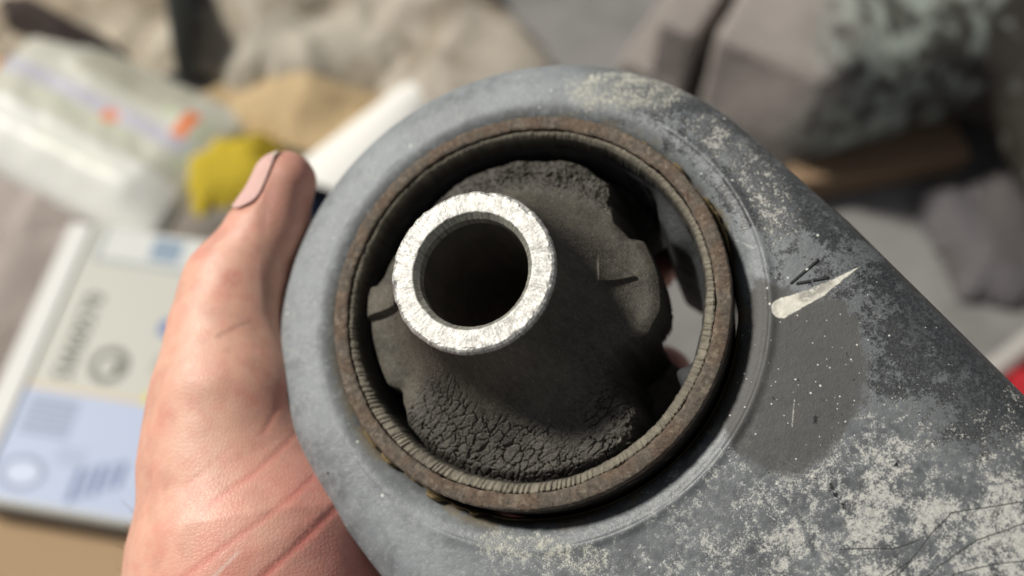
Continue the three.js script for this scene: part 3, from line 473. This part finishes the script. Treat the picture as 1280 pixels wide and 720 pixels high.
lay('shade_filler', crumple(0.03, 0.036, 0.03, 33.2, { colour: plain(0.10, 0.095, 0.085, 0.3) }), cloth(), 'small dark rag added as shade between the two beige sacks', 'shade_filler', -0.186, -0.374, 0.2);  // dark lump added to deepen the gap between the sacks
lay('gap_shade', crumple(0.045, 0.028, 0.02, 37.2, { colour: plain(0.05, 0.045, 0.035, 0.4) }), cloth(), 'dark brown bag added as shade between the ochre paper and the white cone', 'shade_body', -0.1, -0.305, -0.2);  // added dark body that stands for the shaded gap here
lay('shade_strip', crumple(0.045, 0.012, 0.034, 39.2, { colour: plain(0.07, 0.05, 0.045, 0.4) }), cloth(), 'dark brown strip added as shade above the white packet, far left', 'strip', -0.27, -0.397, -0.5);  // added dark streak in place of the shade behind the packet
lay('blue_cap', crumple(0.014, 0.014, 0.02, 83.2, { n: 40, colour: plain(0.05, 0.08, 0.2, 0.2) }), cloth({ roughness: 0.4 }), 'small blue scrap just right of the thumb tip', 'scrap', -0.108, -0.278, 0.2);
lay('dark_rod', crumple(0.006, 0.05, 0.05, 85.2, { n: 50, colour: plain(0.09, 0.1, 0.1, 0.3) }), cloth(), 'dark thin stick standing out between the two sacks at the top', 'stick', -0.19, -0.40, 0.1);
lay('paper_scrap', crumple(0.022, 0.016, 0.012, 87.9, { n: 60, colour: plain(0.75, 0.74, 0.72, 0.2) }), cloth(), 'white crumpled paper scrap right of the printed carton, by the thumb', 'paper scrap', -0.163, -0.236, 0.4);
lay('yellow_cloth', crumple(0.03, 0.03, 0.03, 41.5, { colour: plain(0.62, 0.46, 0.015, 0.2) }), cloth({ roughness: 0.6 }), 'yellow cloth just left of the thumb tip', 'cloth', -0.152, -0.293, 0.2);
lay('orange_scrap', crumple(0.015, 0.018, 0.012, 47.1, { n: 40, colour: plain(0.7, 0.32, 0.03) }), cloth(), 'orange scrap at the left edge beside the white packet', 'scrap', -0.303, -0.392);
lay('plastic_film', crumple(0.035, 0.04, 0.018, 52.6, { colour: plain(0.13, 0.12, 0.125, 0.4) }), cloth({ roughness: 0.35 }), 'dark glossy film under the leg of the metal casting at the right', 'plastic film', 0.262, -0.262, 0.2);
// white packet with grey and lilac stripes and orange print
{
  const cv = document.createElement('canvas'); cv.width = 640; cv.height = 420; const c = cv.getContext('2d'), R = (col, ...a) => { c.fillStyle = col; c.fillRect(...a); };
  R('#bfbeb3', 0, 0, 640, 420); R('#aeac9d', 200, 20, 300, 95); R('#b4b3bf', 0, 150, 640, 42); R('#bcbbae', 0, 192, 640, 70); R('#b9bba8', 180, 200, 300, 34); R('#d8d8d3', 0, 262, 640, 158); R('#d8d9cf', 250, 280, 240, 60);
  R('#dc7430', 520, 80, 34, 78); R('#dd8a66', 352, 168, 40, 34); R('#a9b894', 574, 60, 10, 170); R('#b6bfa2', 470, 96, 34, 26);
  const t = new THREE.CanvasTexture(cv); t.colorSpace = THREE.SRGBColorSpace;
  const pillow = (sgn) => sheet(60, 44, (i, j) => { const u = i / 59, v = j / 43, x = (u - 0.5) * 0.155, z = (0.5 - v) * 0.098, e = min(u, 1 - u) * 6, f = min(v, 1 - v) * 4.2, y = 0.015 + sgn * 0.014 * pow(min(1, e), 0.5) * pow(min(1, f), 0.5) * (0.8 + 0.4 * fbm(u * 5, v * 4, 0, 3)); return [x, max(0.001, y), z, u, v]; }, { flip: sgn < 0 });
  const p = thing('packet', 'white printed packet with orange marks at the left', 'packet', [-0.235, 0, -0.328]); p.rotation.y = -0.5;
  part('wrapper', mergeGeometries([pillow(1), pillow(-1)]), mat({ map: t, roughness: 0.45 }), p);
}
// printed carton
{
  const k = 7, cv = document.createElement('canvas'); cv.width = 98 * k; cv.height = 143 * k; const c = cv.getContext('2d'), Y = (a) => (143 - a) * k;
  c.fillStyle = '#bebeb5'; c.fillRect(0, 0, cv.width, cv.height);
  c.fillStyle = '#cdcfcc'; c.fillRect(14 * k, Y(143), 84 * k, 18 * k); c.fillStyle = '#9fa5a5'; c.fillRect(14 * k, Y(126), 84 * k, 3 * k); c.fillRect(14 * k, Y(143), 3.5 * k, 18 * k); c.fillStyle = '#7f94a8'; c.fillRect(42 * k, Y(141), 16 * k, 13 * k);
  c.save(); c.translate(28.5 * k, Y(59)); c.rotate(-PI / 2); c.fillStyle = '#262622'; c.font = 'bold ' + 13 * k + 'px sans-serif'; c.fillText('SM60570', 0, 0, 47 * k); c.restore();
  c.fillStyle = '#66665e'; c.beginPath(); c.arc(44 * k, Y(70), 9.5 * k, 0, 7); c.fill(); c.strokeStyle = '#e0e0d8'; c.lineWidth = 2.6 * k; c.beginPath(); c.arc(44 * k, Y(70), 4 * k, 0.6, 5.6); c.stroke();
  c.fillStyle = '#5f74a8'; c.beginPath(); c.ellipse(64 * k, Y(93), 4 * k, 5 * k, 0, 0, 7); c.fill(); c.fillStyle = '#a8a8a0'; c.fillRect(64 * k, Y(79), 9 * k, 11 * k);
  c.fillStyle = '#cdb896'; c.fillRect(8 * k, Y(56), 90 * k, 2.2 * k); c.fillStyle = '#d9c93a'; c.fillRect(66 * k, Y(60), 9 * k, 8 * k);
  c.fillStyle = '#adbad5'; c.fillRect(8 * k, Y(53.5), 90 * k, 52 * k);
  c.fillStyle = '#8491ab'; for (let q = 0; q < 6; q++) c.fillRect(14 * k, Y(50 - q * 3.2), 24 * k, 2.1 * k); c.fillStyle = '#93a0bb'; for (let q = 0; q < 3; q++) c.fillRect(36 * k, Y(28 - q * 3), 14 * k, 1.5 * k);
  c.fillStyle = '#7f8ca8'; c.beginPath(); c.ellipse(24 * k, Y(14), 11 * k, 8 * k, 0, 0, 7); c.fill(); c.fillStyle = '#c2cde4'; c.beginPath(); c.ellipse(24 * k, Y(14), 8 * k, 5.5 * k, 0, 0, 7); c.fill();
  for (let q = 0; q < 5; q++) { c.fillStyle = q % 2 ? '#7e8dae' : '#62729c'; c.fillRect((48 + q * 4.6) * k, Y(20 + q * 1.5), 3.2 * k, (16 - q) * k); }
  const t = new THREE.CanvasTexture(cv); t.colorSpace = THREE.SRGBColorSpace;
  const b = thing('carton', 'white printed carton with a pale blue label, left of the hand', 'carton', [-0.186, 0, -0.178]); b.rotation.y = -0.162;
  part('box', new RoundedBoxGeometry(0.1, 0.0295, 0.146, 3, 0.002).translate(0, 0.0148, 0), mat({ color: lin(0.66, 0.66, 0.62), roughness: 0.7, bumpMap: grain(0.03), bumpScale: 0.0002 }), b);
  const g = new THREE.BoxGeometry(0.098, 0.0004, 0.143); part('printed_label', g, mat({ map: t, roughness: 0.55 }), b).position.set(0.0005, 0.0299, 0);
  part('flap', new RoundedBoxGeometry(0.012, 0.0012, 0.14, 2, 0.0005), mat({ color: lin(0.7, 0.7, 0.68), roughness: 0.6 }), b).position.set(-0.046, 0.0309, -0.001);
}
// torn piece of brown cardboard at the lower left
{
  const s = new THREE.Shape([[0, 0], [0.055, 0.004], [0.118, -0.052], [0.096, -0.094], [0.02, -0.088], [-0.012, -0.04]].map(([x, y]) => new THREE.Vector2(x, y)));
  const g = new THREE.ExtrudeGeometry(s, { depth: 0.004, bevelEnabled: true, bevelSize: 0.0006, bevelThickness: 0.0006, bevelSegments: 2 }); g.rotateX(-PI / 2);
  lay('cardboard', g, mat({ color: lin(0.42, 0.29, 0.17), roughness: 0.9, bumpMap: grain(0.03), bumpScale: 0.0003 }), 'brown cardboard piece in the lower left corner under the carton', 'cardboard', -0.266, -0.13, 0).position.y = 0.006;
  lay('shade_filler', crumple(0.06, 0.05, 0.006, 61.2, { colour: plain(0.03, 0.028, 0.03, 0.3) }), cloth(), 'dark rag added as shade beside the brown cardboard, lower left', 'shade_filler', -0.175, -0.075);  // flat dark sheet added for the shadow below the hand
}
// rolled cone of white paper
{
  const g = sheet(64, 30, (i, j) => { const a = i / 63 * 2 * PI * 1.15, s = j / 29, r = 0.002 + 0.036 * s + 0.0008 * (i / 63), y = r * sin(a) * 0.75; return [r * cos(a), max(0.0008, y + 0.004 + 0.022 * s), s * 0.14, i / 63, s]; });
  const o = lay('paper_cone', g, mat({ color: lin(0.82, 0.81, 0.77), roughness: 0.7, side: THREE.DoubleSide }), 'white paper rolled into a cone, beside the taupe film', 'paper cone', -0.040, -0.392, -0.38);
}
// metal casting with a slotted jaw, and the brown block under it
{
  const rb = (x, y, z, cx, cy, cz, hx, hy, hz, r, ca, sa) => { const dx = x - cx, dz = z - cz, u = dx * ca - dz * sa, w = dx * sa + dz * ca, a = abs(u) - hx + r, b = abs(y - cy) - hy + r, c = abs(w) - hz + r; return hypot(max(a, 0), max(b, 0), max(c, 0)) + min(max(a, b, c), 0) - r; };
  const f = (x, y, z) => {
    const p = [x, y, z];
    let d = min(cone3(p, [-20, 44, 0, 50], [31, 46, -21, 54]), cone3(p, [31, 46, -21, 54], [135, 48, -60, 58]));
    d = smin(d, rb(x, y, z, -36, 44, -10, 50, 42, 32, 7, 0.5, 0.866), 18);
    d = smin(d, cone3(p, [85, 46, 10, 26], [118, 10, 108, 15]), 24);
    d = min(d, rb(x, y, z, -82, 42, -34, 46, 34, 11, 3, 0.5, 0.866), rb(x, y, z, -90, 18, -38, 46, 18, 20, 3, 0.5, 0.866));
    return max(d, 1 - y) + 1.6 * (fbm(x * 0.06, y * 0.06, z * 0.06 + 20, 4) - 0.5);
  };
  const g = sdfMesh(f, [-140, 0, -140], [196, 112, 132], 2, {
    colour: (x, y, z, c) => {
      const a = fbm(x * 0.03, y * 0.03 + 4, z * 0.03 + 30, 4), b = fbm(x * 0.13, y * 0.13, z * 0.13 + 60, 4), e = fbm(x * 0.3, y * 0.3, z * 0.3 + 90, 3), green = sst(-52, -8, x + 50 * (a - 0.5)), right = sst(20, 75, x + 0.5 * z + 60 * (a - 0.5)), k = sst(0.36 + 0.2 * right, 0.62 + 0.16 * right, b * 0.6 + e * 0.4);  // right-front side made darker: its shade is painted into the mottling
      c[0] = lerp(0.46, lerp(0.05, 0.5, k), green); c[1] = lerp(0.41, lerp(0.043, 0.565, k), green); c[2] = lerp(0.38, lerp(0.034, 0.51, k), green);
    },
    uv: (x, y, z) => [x * MM, z * MM],
  });
  const t = thing('metal_casting', 'heavy mottled green and grey metal casting at the upper right', 'casting', [0.19, 0, -0.352]);
  part('casting_body', g, mat({ vertexColors: true, roughness: 0.55, metalness: 0.15, bumpMap: grain(0.03), bumpScale: 0.0012 }), t);
  const b = thing('wooden_block', 'brown wooden block under the metal casting', 'block', [0.2, 0, -0.317]); b.rotation.y = 0.2;
  part('block', new RoundedBoxGeometry(0.1, 0.02, 0.04, 3, 0.002).translate(0, 0.0102, 0), mat({ color: lin(0.5, 0.33, 0.2), roughness: 0.85, bumpMap: grain(0.04), bumpScale: 0.0006 }), b);
}
// metal bar and something red at the right edge
{
  const g = new THREE.CapsuleGeometry(0.006, 0.14, 6, 20); g.rotateZ(PI / 2);
  lay('metal_bar', g, mat({ color: lin(0.5, 0.48, 0.45), roughness: 0.5, metalness: 0.4 }), 'pale round bar on the floor at the right edge', 'bar', 0.25, -0.191, 0.62).position.y = 0.0062;
  lay('red_cloth', crumple(0.03, 0.026, 0.02, 71.9, { colour: plain(0.42, 0.012, 0.02, 0.3) }), cloth(), 'dark red cloth at the right edge below the pale bar', 'cloth', 0.276, -0.165);
}
renderer.render(scene, camera);
